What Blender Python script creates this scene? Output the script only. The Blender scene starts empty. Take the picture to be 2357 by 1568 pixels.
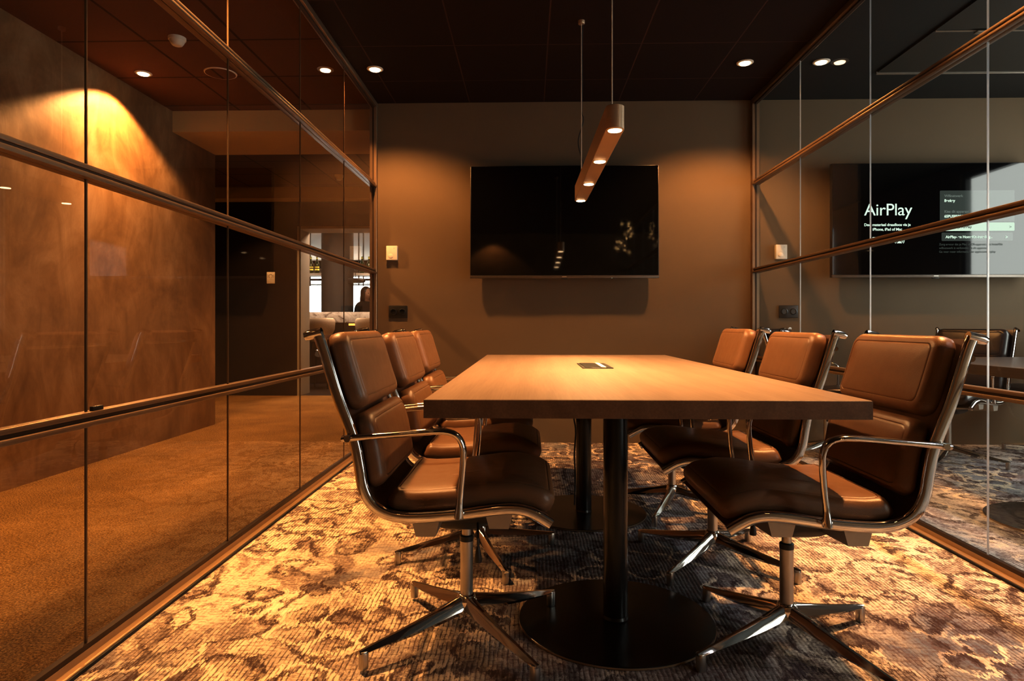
import bpy, bmesh, math, random
from mathutils import Vector, Matrix
random.seed(7)
C = bpy.context.scene.collection
PI = math.pi
FPX, HY, VPX, CAMZ = 1490.0, 748.0, 1218.0, 0.949
# ------------------------------------------------------------------ node helpers
def srgb(r, g, b):
    f = lambda c: (c / 255 / 12.92) if c / 255 <= .04045 else ((c / 255 + .055) / 1.055) ** 2.4
    return (f(r), f(g), f(b), 1)
class NT:
    def __init__(s, name):
        s.m = bpy.data.materials.new(name); s.m.use_nodes = True
        s.t = s.m.node_tree; s.t.nodes.clear()
        s.out = s.t.nodes.new('ShaderNodeOutputMaterial')
    def n(s, typ, ins=None, **props):
        k = s.t.nodes.new(typ)
        for a, v in props.items(): setattr(k, a, v)
        for a, v in (ins or {}).items():
            sock = k.inputs[a]
            if isinstance(v, bpy.types.NodeSocket): s.t.links.new(v, sock)
            else: sock.default_value = v
        return k
    def math(s, op, a, b=0.0, c=0.0, clamp=False):
        return s.n('ShaderNodeMath', {0: a, 1: b, 2: c}, operation=op, use_clamp=clamp).outputs[0]
    def mix(s, f, a, b, mode='MIX'):
        return s.n('ShaderNodeMix', {0: f, 6: a, 7: b}, data_type='RGBA', blend_type=mode).outputs[2]
    def pos(s): return s.n('ShaderNodeTexCoord').outputs['Object']
    def mapping(s, v, scale=(1, 1, 1), rot=(0, 0, 0), loc=(0, 0, 0)):
        return s.n('ShaderNodeMapping', {'Vector': v, 'Scale': scale, 'Rotation': rot, 'Location': loc}).outputs[0]
    def noise(s, v, scale, detail=2, rough=.5, out='Fac', dist=0):
        return s.n('ShaderNodeTexNoise', {'Vector': v, 'Scale': scale, 'Detail': detail, 'Roughness': rough, 'Distortion': dist}).outputs[out]
    def ramp(s, f, stops, interp='LINEAR'):
        r = s.n('ShaderNodeValToRGB', {0: f}); cr = r.color_ramp; cr.interpolation = interp
        while len(cr.elements) < len(stops): cr.elements.new(.5)
        for e, (p, c) in zip(cr.elements, stops):
            e.position = p; e.color = c if len(c) == 4 else (*c, 1)
        return r.outputs[0]
    def sstep(s, v, lo, hi):
        return s.n('ShaderNodeMapRange', {0: v, 1: lo, 2: hi, 3: 0.0, 4: 1.0}, interpolation_type='SMOOTHSTEP').outputs[0]
    def bsdf(s, base=(.5, .5, .5, 1), rough=.5, metal=0., bump=None, bstr=.2, bdist=.01, spec=.5, emit=None, estr=0., coat=0., sheen=0.):
        b = s.n('ShaderNodeBsdfPrincipled', {'Base Color': base, 'Roughness': rough, 'Metallic': metal, 'Specular IOR Level': spec, 'Coat Weight': coat, 'Sheen Weight': sheen})
        if emit is not None:
            s.t.links.new(emit, b.inputs['Emission Color']) if isinstance(emit, bpy.types.NodeSocket) else setattr(b.inputs['Emission Color'], 'default_value', emit)
            b.inputs['Emission Strength'].default_value = estr
        if bump is not None:
            s.t.links.new(s.n('ShaderNodeBump', {'Height': bump, 'Strength': bstr, 'Distance': bdist}).outputs[0], b.inputs['Normal'])
        s.t.links.new(b.outputs[0], s.out.inputs[0]); return s.m
def plain(name, col, rough=.5, metal=0., spec=.5, nscale=40, namt=.12, bstr=.05):
    """flat colour with a faint procedural variation"""
    t = NT(name); p = t.pos(); f = t.noise(p, nscale, 3)
    d = tuple(c * (1 - namt) for c in col[:3]) + (1,); l = tuple(min(1, c * (1 + namt)) for c in col[:3]) + (1,)
    return t.bsdf(t.mix(f, d, l), rough, metal, f, bstr, .002, spec)
def emission(name, col, strength):
    t = NT(name); e = t.n('ShaderNodeEmission', {0: col, 1: strength}); t.t.links.new(e.outputs[0], t.out.inputs[0]); return t.m
def glass_mat(name, tint, gain=1.7):
    t = NT(name)
    back = t.n('ShaderNodeNewGeometry').outputs['Backfacing']
    ior = t.math('MULTIPLY_ADD', back, 1 / 1.52 - 1.52, 1.52)
    fr = t.n('ShaderNodeFresnel', {0: ior}).outputs[0]
    f = t.math('MULTIPLY', fr, gain, clamp=True)
    tr = t.n('ShaderNodeBsdfTransparent', {0: tint}).outputs[0]
    gl = t.n('ShaderNodeBsdfGlossy', {'Color': (1, 1, 1, 1), 'Roughness': .0}).outputs[0]
    mx = t.n('ShaderNodeMixShader', {0: f, 1: tr, 2: gl}).outputs[0]
    t.t.links.new(mx, t.out.inputs[0]); return t.m
# ------------------------------------------------------------------ materials
def carpet_mat():
    t = NT('patterned carpet'); p = t.pos()
    VM = lambda op, a, b=None, sc=None: t.n('ShaderNodeVectorMath', {0: a, **({1: b} if b is not None else {}), **({'Scale': sc} if sc is not None else {})}, operation=op).outputs[0]
    wv = VM('SCALE', VM('SUBTRACT', t.noise(p, 2.4, 3, .6, 'Color'), (.5, .5, .5)), sc=.30)
    jit = VM('MULTIPLY', VM('SUBTRACT', t.noise(t.mapping(p, (90, 34, 1)), 1.0, 4, .7, 'Color'), (.5, .5, .5)), (.032, .13, 0))
    q = VM('ADD', VM('ADD', p, wv), jit)
    def V(sc, feat='F1', loc=(0, 0, 0), rnd=1.):
        return t.n('ShaderNodeTexVoronoi', {'Vector': t.mapping(q, loc=loc), 'Scale': sc, 'Randomness': rnd}, voronoi_dimensions='2D', feature=feat).outputs['Distance']
    band = lambda d, c, w: t.sstep(t.math('ABSOLUTE', t.math('SUBTRACT', d, c)), w, w * .55)
    nz = lambda loc, sc, lo, hi, det=4: t.sstep(t.noise(t.mapping(p, loc=loc), sc, det, .6), lo, hi)
    d1 = V(3.1, rnd=.85); d2 = V(5.4, loc=(3.3, 1.7, 0)); e1 = V(3.0, 'DISTANCE_TO_EDGE', (7.1, 2.2, 0))
    ring = t.math('MAXIMUM', t.math('MULTIPLY', band(d1, .36, .055), nz((0, 0, 0), 2.3, .40, .50)), t.math('MULTIPLY', band(d2, .25, .07), nz((4, 8, 0), 2.1, .42, .52)))
    stem = t.math('MULTIPLY', t.sstep(e1, .042, .022), nz((6, 3, 2), 1.8, .42, .52))
    vein = t.math('MULTIPLY', band(V(4.1, 'DISTANCE_TO_EDGE', (2.4, 5.1, 0)), .02, .022), nz((9, 1, 0), 2.0, .52, .60))
    lightring = t.math('MULTIPLY', band(d2, .37, .065), nz((2, 5, 3), 2.0, .46, .55))
    petals = t.math('MULTIPLY', t.sstep(d2, .23, .15), nz((2, 1, 3), 1.7, .49, .56))
    ink = t.sstep(t.noise(t.mapping(q, (7, 4, 1)), 1.0, 6, .80), .485, .56)
    ink2 = t.sstep(t.noise(t.mapping(p, (26, 80, 1)), 1.0, 4, .74), .51, .60)
    thr = t.math('MULTIPLY_ADD', t.sstep(t.noise(t.mapping(p, (85, 20, 1)), 1.0, 3, .72), .40, .56), .42, .58)
    thr2 = t.math('MULTIPLY_ADD', t.sstep(t.noise(t.mapping(p, (60, 130, 1), loc=(3, 9, 1)), 1.0, 3, .7), .40, .56), .48, .52)
    ring, stem, ink, petals = (t.math('MULTIPLY', k, w) for k, w in ((ring, thr), (stem, thr), (ink, thr2), (petals, thr2)))
    tone = t.noise(q, .85, 5, .62)
    sx = t.n('ShaderNodeSeparateXYZ', {0: p}).outputs
    cream, dark = (.86, .70, .50, 1), (.055, .030, .026, 1)
    base = t.ramp(tone, [(.36, (.17, .18, .21)), (.42, (.42, .36, .29)), (.48, (.76, .62, .45)), (.55, cream), (.66, (.94, .80, .60))])
    table_shade = t.sstep(t.math('ABSOLUTE', t.math('SUBTRACT', t.math('MULTIPLY_ADD', t.noise(p, 2.2, 4, .6), .5, sx[0]), .56)), .62, .32)  # bluish shade under the oak table, painted into the carpet colour
    base = t.mix(t.math('MULTIPLY', table_shade, .74), base, (.125, .15, .19, 1))
    room2_light = t.sstep(t.math('ADD', sx[0], t.math('MULTIPLY', t.noise(p, 1.4, 3), .0)), 1.78, 1.80)
    base = t.mix(t.math('MULTIPLY', room2_light, .5), base, (.50, .49, .50, 1))  # same carpet past the right glass, its cool light mixed into the colour
    base = t.mix(t.math('MULTIPLY', ink, .80), base, (.13, .085, .078, 1))
    base = t.mix(t.math('MULTIPLY', ink2, .62), base, (.13, .075, .062, 1))
    base = t.mix(t.math('MULTIPLY', ring, .96), base, dark)
    base = t.mix(t.math('MULTIPLY', stem, .9), base, dark)
    base = t.mix(t.math('MULTIPLY', petals, .72), base, (.085, .062, .066, 1))
    base = t.mix(t.math('MULTIPLY', vein, .75), base, cream)
    base = t.mix(t.math('MULTIPLY', lightring, .8), base, (.88, .72, .52, 1))
    # ribbed weave running along the room, broken into short threads
    wob = t.noise(t.mapping(p, (8, 5, 1)), 2.0, 3)
    rib = t.math('SINE', t.math('MULTIPLY_ADD', sx[0], 2 * PI / .0140, t.math('MULTIPLY', wob, 7.0)))
    brk = t.sstep(t.noise(t.mapping(p, (70, 26, 1)), 1.0, 4, .68), .38, .54)
    ribm = t.math('MULTIPLY', t.sstep(rib, .25, .8), t.math('MULTIPLY_ADD', brk, .95, .0))
    ribm = t.math('MULTIPLY', ribm, t.math('MULTIPLY_ADD', nz((1, 3, 7), 1.5, .40, .56), .85, .15))
    base = t.mix(t.math('MULTIPLY', ribm, .84), base, (.060, .034, .030, 1))
    grain = t.noise(p, 380, 2)
    h = t.math('ADD', t.math('MULTIPLY', rib, -.3), grain)
    return t.bsdf(base, .95, 0, h, .5, .004, .1)
def corridor_carpet_mat():
    t = NT('gold beige carpet'); p = t.pos()
    g = t.noise(p, 130, 4, .8); b = t.noise(p, 2.2, 4, .6)
    c = t.ramp(t.math('MULTIPLY_ADD', b, .14, t.math('MULTIPLY', g, .86)), [(.36, (.03, .016, .005)), (.5, (.20, .115, .04)), (.64, (.50, .31, .125))])
    return t.bsdf(c, .95, 0, g, .6, .006, .1)
def leather_mat(name, c0, c1, rough=.42):
    t = NT(name); p = t.pos()
    f = t.noise(p, 9, 4, .6)
    v = t.n('ShaderNodeTexVoronoi', {'Vector': p, 'Scale': 420.}).outputs['Distance']
    w = t.noise(p, 30, 3)
    return t.bsdf(t.mix(f, c0, c1), t.math('MULTIPLY_ADD', w, .16, rough - .08), 0, t.math('ADD', v, t.math('MULTIPLY', w, .8)), .10, .002, .5)
def wood_mat(name, a, b, c, rough=.4):
    t = NT(name); p = t.pos()
    wob = t.noise(t.mapping(p, (1.5, .5, 1.5)), 1.6, 3, .5, 'Color')
    q = t.n('ShaderNodeVectorMath', {0: p, 1: t.n('ShaderNodeVectorMath', {0: wob, 'Scale': .22}, operation='SCALE').outputs[0]}, operation='ADD').outputs[0]
    w = t.n('ShaderNodeTexWave', {'Vector': t.mapping(q, (1, .06, 1)), 'Scale': 3.2, 'Distortion': 7., 'Detail': 4., 'Detail Scale': 2., 'Detail Roughness': .6}, bands_direction='X').outputs['Fac']
    fine = t.noise(t.mapping(p, (170, 5, 170)), 1.0, 5, .7)
    col = t.ramp(t.math('MULTIPLY_ADD', w, .16, t.math('MULTIPLY', fine, .84)), [(.2, a), (.5, b), (.8, c)])
    return t.bsdf(col, rough, 0, fine, .15, .002, .4)
def plaster_mat(name, a, b, c, rough=.6):
    t = NT(name); p = t.pos()
    n1 = t.noise(p, 1.3, 6, .62, dist=1.2); n2 = t.noise(t.mapping(p, (1, 1, .45)), 4.5, 8, .7, dist=1.6)
    f = t.math('MULTIPLY_ADD', n1, .6, t.math('MULTIPLY', n2, .4))
    return t.bsdf(t.ramp(f, [(.34, a), (.5, b), (.66, c)]), t.math('MULTIPLY_ADD', n2, .3, rough - .15), 0, n2, .12, .01, .4)
def paint_mat(name, col, amt=.10, rough=.75):
    t = NT(name); p = t.pos(); n = t.noise(p, 1.7, 5, .6); g = t.noise(p, 260, 2)
    lo = tuple(x * (1 - amt) for x in col[:3]) + (1,); hi = tuple(x * (1 + amt) for x in col[:3]) + (1,)
    return t.bsdf(t.mix(n, lo, hi), rough, 0, g, .12, .001, .3)
def tile_ceiling_mat(name, col, line, ox, oy, size=.6, w=.006, flip=False):
    t = NT(name); p = t.n('ShaderNodeSeparateXYZ', {0: t.pos()}).outputs
    def g(v, o):
        m = t.math('FRACT', t.math('DIVIDE', t.math('SUBTRACT', v, o), size))
        d = t.math('MULTIPLY', t.math('MINIMUM', m, t.math('SUBTRACT', 1.0, m)), size)
        return t.sstep(d, w, w * .5)
    f = t.math('MAXIMUM', g(p[0], ox), g(p[1], oy))
    n = t.noise(t.pos(), 90, 3)
    return t.bsdf(t.mix(f, t.mix(n, tuple(c * .85 for c in col[:3]) + (1,), col), line), .85, 0, t.math('SUBTRACT', 1.0, f), .3, .003, .2)
def marble_mat():
    t = NT('veined marble'); p = t.pos()
    n = t.noise(p, 5, 8, .7, dist=2.2)
    return t.bsdf(t.ramp(n, [(.36, (.12, .09, .07)), (.46, (.55, .48, .42)), (.6, (.72, .66, .6)), (.7, (.4, .33, .28))]), .25)
def brushed_mat(name, col, rough=.3):
    t = NT(name); p = t.pos(); n = t.noise(t.mapping(p, (8, 8, 260)), 1.0, 3)
    return t.bsdf(t.mix(n, tuple(c * .8 for c in col[:3]) + (1,), col), t.math('MULTIPLY_ADD', n, .15, rough - .05), .55)

M = {}
M['carpet'] = carpet_mat(); M['beige_carpet'] = corridor_carpet_mat()
M['tan'] = leather_mat('tan leather', (.150, .072, .032, 1), (.205, .100, .046, 1), .40)
M['tan_shade'] = leather_mat('tan leather in shade', (.07, .026, .014, 1), (.10, .04, .02, 1), .5)  # same leather as the pads, darkened to stand for the unlit sling
M['darkleather'] = leather_mat('dark brown leather', (.012, .008, .007, 1), (.020, .013, .011, 1), .33)
M['chrome'] = plain('polished aluminium', (.80, .78, .75), .09, 1.0, nscale=6, namt=.04, bstr=.0)
M['satin'] = plain('satin aluminium', (.52, .49, .45), .32, 1.0, namt=.06)
M['cast'] = plain('cast grey aluminium', (.38, .34, .29), .42, .7, namt=.08)
M['black'] = plain('black plastic', (.012, .011, .010), .42)
M['rubber'] = plain('black rubber', (.01, .01, .01), .7)
M['powder'] = plain('black powder coat', (.006, .005, .0045), .26, .0, .45, 300, .2, .05)
M['rim'] = plain('disc edge glint', (.30, .20, .12), .4, .6)  # light on the black disc's side, put in as a paler metal
M['oak'] = wood_mat('oak veneer', (.165, .112, .078), (.215, .15, .107), (.265, .192, .14), .38)
M['oak_edge'] = wood_mat('oak edge band', (.105, .050, .022), (.15, .075, .035), (.20, .105, .052), .5)
M['darktable'] = wood_mat('smoked oak', (.030, .024, .020), (.05, .04, .034), (.07, .058, .048), .35)
M['wall'] = paint_mat('taupe wall paint', (.146, .104, .064))
M['plaster'] = plaster_mat('brown limewash plaster', (.14, .075, .032), (.245, .142, .066), (.38, .245, .135), .5)
M['ceil1'] = tile_ceiling_mat('black ceiling tiles', (.015, .006, .0045, 1), (.05, .024, .016, 1), .12, .55)
M['ceil2'] = tile_ceiling_mat('brown ceiling tiles', (.15, .075, .045, 1), (.055, .027, .016, 1), -2.42, 4.03, w=.012)
M['ceil3'] = paint_mat('charcoal ceiling paint', (.018, .017, .015))
M['ceil4'] = paint_mat('grey brown ceiling board', (.034, .029, .022))
M['ceil5'] = paint_mat('pale bar ceiling', (.50, .42, .34))
M['olive'] = paint_mat('ochre bulkhead paint', (.62, .46, .24))
M['darkpanel'] = plain('dark brown wall panel', (.018, .011, .009), .35)
M['greige'] = paint_mat('greige door lining', (.32, .29, .25))
M['bronze'] = plain('bronze anodised aluminium', (.27, .185, .12), .38, .7, namt=.05)
M['bronze_dark'] = plain('dark bronze groove', (.05, .03, .018), .5, .5)
M['brass_track'] = plain('champagne anodised aluminium', (.42, .28, .155), .45, .6, namt=.05)
M['joint_dark'] = plain('dark glazing joint', (.15, .09, .045), .3, .2)
def edge_mat():
    t = NT('polished glass edge'); n = t.noise(t.pos(), 12, 2)
    a = t.n('ShaderNodeBsdfTranslucent', {0: t.mix(n, (.82, .86, .90, 1), (.95, .97, 1, 1))}).outputs[0]
    b = t.n('ShaderNodeBsdfGlossy', {'Color': (.9, .9, .9, 1), 'Roughness': .2}).outputs[0]
    t.t.links.new(t.n('ShaderNodeMixShader', {0: .3, 1: a, 2: b}).outputs[0], t.out.inputs[0]); return t.m
M['joint_light'] = edge_mat()
M['glass'] = glass_mat('clear glass', (.97, .965, .955, 1), 1.15)
M['glass_r'] = glass_mat('clear glass cool', (.95, .96, .95, 1), .85)
M['screen'] = plain('black screen glass', (.003, .003, .0035), .04, 0, .6, nscale=3, namt=0, bstr=0)
M['bezel'] = plain('black television case', (.010, .010, .010), .35)
M['bezel_strip'] = plain('grey television edge', (.12, .10, .085), .35, .6)
M['white'] = plain('white plastic', (.75, .70, .62), .45)
M['lamp_trim'] = plain('white lamp trim', (.80, .72, .62), .5)
M['lamp_on'] = emission('lit lamp lens', (1, .66, .34, 1), 26)
M['lamp_led'] = emission('lit downlight lens', (1, .70, .40, 1), 16)
M['amber'] = emission('amber lens', (1, .42, .08, 1), 3.0)
M['bulb'] = emission('tiny warm bulb', (1, .6, .22, 1), 110)
M['pendant'] = brushed_mat('brushed bronze', (.66, .47, .31, 1), .36)
M['wire'] = plain('steel wire', (.75, .62, .48), .4, .3)
M['marble'] = marble_mat()
M['boucle'] = plain('cream upholstery', (.55, .44, .33), .9, nscale=90, namt=.2, bstr=.4)
M['gold'] = plain('brass', (.75, .5, .2), .25, 1.0)
M['bottle'] = plain('green bottle glass', (.02, .035, .008), .12)
M['bottle_label'] = plain('pale yellow label', (.55, .55, .12), .6)
M['skin'] = plain('skin', (.42, .23, .15), .55, nscale=20, namt=.08)
M['hair'] = plain('dark brown hair', (.022, .012, .009), .45, nscale=60, namt=.3)
M['shirt'] = plain('black cotton', (.012, .012, .013), .85)
M['column'] = paint_mat('dark grey column paint', (.035, .033, .031))
M['txt'] = emission('white screen text', (.80, 1.0, .84, 1), 1.0)
M['txt_grey'] = emission('grey screen text', (.55, .66, .58, 1), .32)
M['txt_faint'] = emission('faint screen text', (.55, .66, .58, 1), .16)
_t = NT('grey screen panel'); M['panel'] = _t.bsdf(_t.mix(_t.noise(_t.pos(), 3), (.01, .012, .011, 1), (.012, .014, .013, 1)), .05, spec=.6, emit=(.55, .68, .60, 1), estr=.085)
M['pill'] = emission('pale screen button', (.80, 1.0, .82, 1), .85)
M['txt_dark'] = plain('dark screen text', (.02, .025, .02), .6)
M['icon_grey'] = plain('grey print', (.30, .25, .2), .6)

# ------------------------------------------------------------------ mesh helpers
def obj(name, bm, mat, parent=None, smooth=40, loc=None, rotz=None):
    me = bpy.data.meshes.new(name)
    bmesh.ops.recalc_face_normals(bm, faces=bm.faces)
    bm.to_mesh(me); bm.free()
    if smooth:
        me.shade_smooth()
        me.set_sharp_from_angle(angle=math.radians(smooth))
    for m in (mat if isinstance(mat, (list, tuple)) else [mat]): me.materials.append(M[m])
    o = bpy.data.objects.new(name, me); C.objects.link(o)
    if parent is not None: o.parent = parent
    if loc: o.location = loc
    if rotz is not None: o.rotation_euler = (0, 0, rotz)
    return o
def thing(name, label, cat, loc=(0, 0, 0), rotz=0., group=None, kind=None):
    o = bpy.data.objects.new(name, None); C.objects.link(o)
    o.empty_display_size = .1
    o.location = loc; o.rotation_euler = (0, 0, rotz)
    return tag(o, label, cat, group, kind)
def tag(o, label=None, cat=None, group=None, kind=None):
    if label: o['label'] = label
    if cat: o['category'] = cat
    if group: o['group'] = group
    if kind: o['kind'] = kind
    return o
def struct(name, bm, mat, parent=None, label=None, smooth=30):
    o = obj(name, bm, mat, parent, smooth)
    if parent is None: o['kind'] = 'structure'
    if label: o['label'] = label
    return o
def copy_tree(o, parent=None):
    c = o.copy(); C.objects.link(c)
    if parent is not None: c.parent = parent
    for ch in o.children: copy_tree(ch, c)
    return c
def nb(): return bmesh.new()
def box(bm, x0, x1, y0, y1, z0, z1, bev=0, seg=2, mi=0):
    vs = [bm.verts.new((x, y, z)) for x in (x0, x1) for y in (y0, y1) for z in (z0, z1)]
    F = [(0, 1, 3, 2), (4, 6, 7, 5), (0, 4, 5, 1), (2, 3, 7, 6), (0, 2, 6, 4), (1, 5, 7, 3)]
    fs = [bm.faces.new([vs[i] for i in f]) for f in F]
    for f in fs: f.material_index = mi
    if bev:
        es = list({e for f in fs for e in f.edges})
        bmesh.ops.bevel(bm, geom=es, offset=bev, segments=seg, affect='EDGES', profile=.5)
    return bm
def B(*a, **k): return box(nb(), *a, **k)
def quad(pts):
    bm = nb(); bm.faces.new([bm.verts.new(p) for p in pts]); return bm
def loft(bm, rings, cap=True, closed=True):
    R = [[bm.verts.new(p) for p in r] for r in rings]
    n = len(R[0])
    for a, b in zip(R, R[1:]):
        for i in range(n if closed else n - 1):
            j = (i + 1) % n
            bm.faces.new((a[i], a[j], b[j], b[i]))
    if cap:
        bm.faces.new(R[0][::-1]); bm.faces.new(R[-1])
    return R
def lathe(bm, prof, seg=32, c=(0, 0, 0)):
    """prof: (r, z) from bottom to top"""
    rings = [[(c[0] + max(r, 1e-4) * math.cos(2 * PI * i / seg), c[1] + max(r, 1e-4) * math.sin(2 * PI * i / seg), c[2] + z) for i in range(seg)] for r, z in prof]
    loft(bm, rings); return bm
def L(*a, **k): return lathe(nb(), *a, **k)
def spline(pts, n):
    """Catmull-Rom through pts, resampled evenly to n points"""
    P = [Vector(p) for p in pts]; P = [P[0] * 2 - P[1]] + P + [P[-1] * 2 - P[-2]]
    D = []
    for i in range(1, len(P) - 2):
        for k in range(24):
            t = k / 24; a, b, c, d = P[i - 1], P[i], P[i + 1], P[i + 2]
            D.append(.5 * ((2 * b) + (c - a) * t + (2 * a - 5 * b + 4 * c - d) * t * t + (3 * b - a - 3 * c + d) * t ** 3))
    D.append(P[-2]); return resample(D, n)
def resample(D, n):
    s = [0.]
    for a, b in zip(D, D[1:]): s.append(s[-1] + (b - a).length)
    out = []; j = 0
    for k in range(n):
        t = s[-1] * k / (n - 1)
        while j < len(s) - 2 and s[j + 1] < t: j += 1
        w = (t - s[j]) / max(1e-9, s[j + 1] - s[j]); out.append(D[j].lerp(D[j + 1], min(1, max(0, w))))
    return out
def tangents(P):
    return [(P[min(i + 1, len(P) - 1)] - P[max(i - 1, 0)]).normalized() for i in range(len(P))]
def sweep(bm, P, prof, side=Vector((0, 1, 0)), scale=None):
    """sweep prof [(a along side, b along normal)] on points P lying roughly in a plane normal to side"""
    rings = []
    for i, (p, t) in enumerate(zip(P, tangents(P))):
        n = t.cross(side).normalized() * -1; s2 = n.cross(t).normalized() * -1
        k = scale[i] if scale else (1, 1)
        if not isinstance(k, tuple): k = (k, k)
        rings.append([p + s2 * a * k[0] + n * b * k[1] for a, b in prof])
    loft(bm, rings); return bm
def tube(bm, pts, r, seg=10):
    P = [Vector(p) for p in pts]; T = tangents(P)
    ref = Vector((0, 0, 1)) if abs(T[0].z) < .9 else Vector((1, 0, 0))
    n = (ref - T[0] * ref.dot(T[0])).normalized(); rings = []
    for i, (p, t) in enumerate(zip(P, T)):
        n = (n - t * n.dot(t)).normalized(); b = t.cross(n)
        rr = r[i] if isinstance(r, (list, tuple)) else r
        rings.append([p + n * rr * math.cos(2 * PI * k / seg) + b * rr * math.sin(2 * PI * k / seg) for k in range(seg)])
    loft(bm, rings); return bm
def T(*a, **k): return tube(nb(), *a, **k)
def rrect(w, h, r, seg=5):
    out = []
    for cx, cy, a0 in ((w / 2 - r, h / 2 - r, 0), (-w / 2 + r, h / 2 - r, 90), (-w / 2 + r, -h / 2 + r, 180), (w / 2 - r, -h / 2 + r, 270)):
        for k in range(seg + 1):
            a = math.radians(a0 + 90 * k / seg); out.append((cx + r * math.cos(a), cy + r * math.sin(a)))
    return out
def ell(a, b, n=14): return [(a * math.cos(2 * PI * i / n), b * math.sin(2 * PI * i / n)) for i in range(n)]

# ------------------------------------------------------------------ the soft-pad swivel chair (faces +x)
PROF = [(-.374, .916), (-.36, .880), (-.319, .748), (-.277, .635), (-.262, .565), (-.252, .508), (-.230, .464), (-.192, .438), (-.14, .427), (-.057, .430), (.02, .438), (.10, .449), (.15, .452), (.187, .446), (.217, .432), (.248, .413)]
FP = spline([(x, 0, z) for x, z in PROF], 90)
FS = [0.]
for _a, _b in zip(FP, FP[1:]): FS.append(FS[-1] + (_b - _a).length)
def on_frame(s):
    s = min(max(s, 0), FS[-1] - 1e-6)
    for i in range(len(FS) - 1):
        if FS[i + 1] >= s:
            w = (s - FS[i]) / (FS[i + 1] - FS[i]); p = FP[i].lerp(FP[i + 1], w)
            t = (FP[min(i + 2, len(FP) - 1)] - FP[max(i - 1, 0)]).normalized()
            return p, Vector((-t.z, 0, t.x))
def s_at(cond):
    for p, s in zip(FP, FS):
        if cond(p): return s
    return FS[-1]
def pad_bm(s0, s1, wid, thick, rc, base=.006, crown=.006):
    """stitched upholstery pad following the frame's curve"""
    bm = nb(); Lg = s1 - s0; sc = (s0 + s1) / 2
    prof = [(.012, 0), (.004, .08), (.0005, .18), (0, .36), (.0008, .56), (.0040, .74), (.0090, .87), (.0150, .955), (.0210, .99), (.0250, 1.0), (.0268, .968), (.0286, 1.0), (.033, 1.015)]
    rings = []
    mx = min(wid, Lg) / 2
    ins = [.06, .085] + ([.12, .16] if mx > .17 else [])
    for i, h in prof + [(k, 1.0 + 0.0 * k) for k in ins]:
        w, l = wid - 2 * i, Lg - 2 * i; r = max(rc - i * .7, .008); r = min(r, w / 2 - .001, l / 2 - .001)
        cr = crown * (1 - math.exp(-max(0, i - .03) / .035))
        ring = []
        for a, b in rrect(w, l, r, 7):
            # subdivide straight runs along the length so the pad bends with the frame
            ring.append((a, b, h * thick + cr))
        # densify
        dense = []
        for (a0, b0, h0), (a1, b1, h1) in zip(ring, ring[1:] + ring[:1]):
            n = 8 if math.hypot(a1 - a0, b1 - b0) > .06 or True and (abs(a1 - a0) < 1e-6 or abs(b1 - b0) < 1e-6) else 1
            for k in range(n):
                t = k / n; dense.append((a0 + (a1 - a0) * t, b0 + (b1 - b0) * t, h0))
        out = []
        for a, b, hh in dense:
            p, nrm = on_frame(sc + b); out.append(p + nrm * (base + hh) + Vector((0, a, 0)))
        rings.append(out)
    R = loft(bm, rings, cap=False)
    bm.faces.new(R[0][::-1])
    # fill the middle with quad strips across the width
    last = R[-1]
    bmesh.ops.contextual_create(bm, geom=last)
    return bm
def sling_bm():
    bm = nb(); n = 60; rings = []
    for i in range(n):
        p, nr = on_frame(FS[-1] * (.004 + .990 * i / (n - 1))); q = p + nr * -.002
        rings.append([q + Vector((0, y, 0)) + nr * d for y, d in ((-.243, .003), (-.12, -.003), (0, -.005), (.12, -.003), (.243, .003), (.243, -.003), (.12, -.009), (0, -.011), (-.12, -.009), (-.243, -.003))])
    loft(bm, rings); return bm
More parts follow.
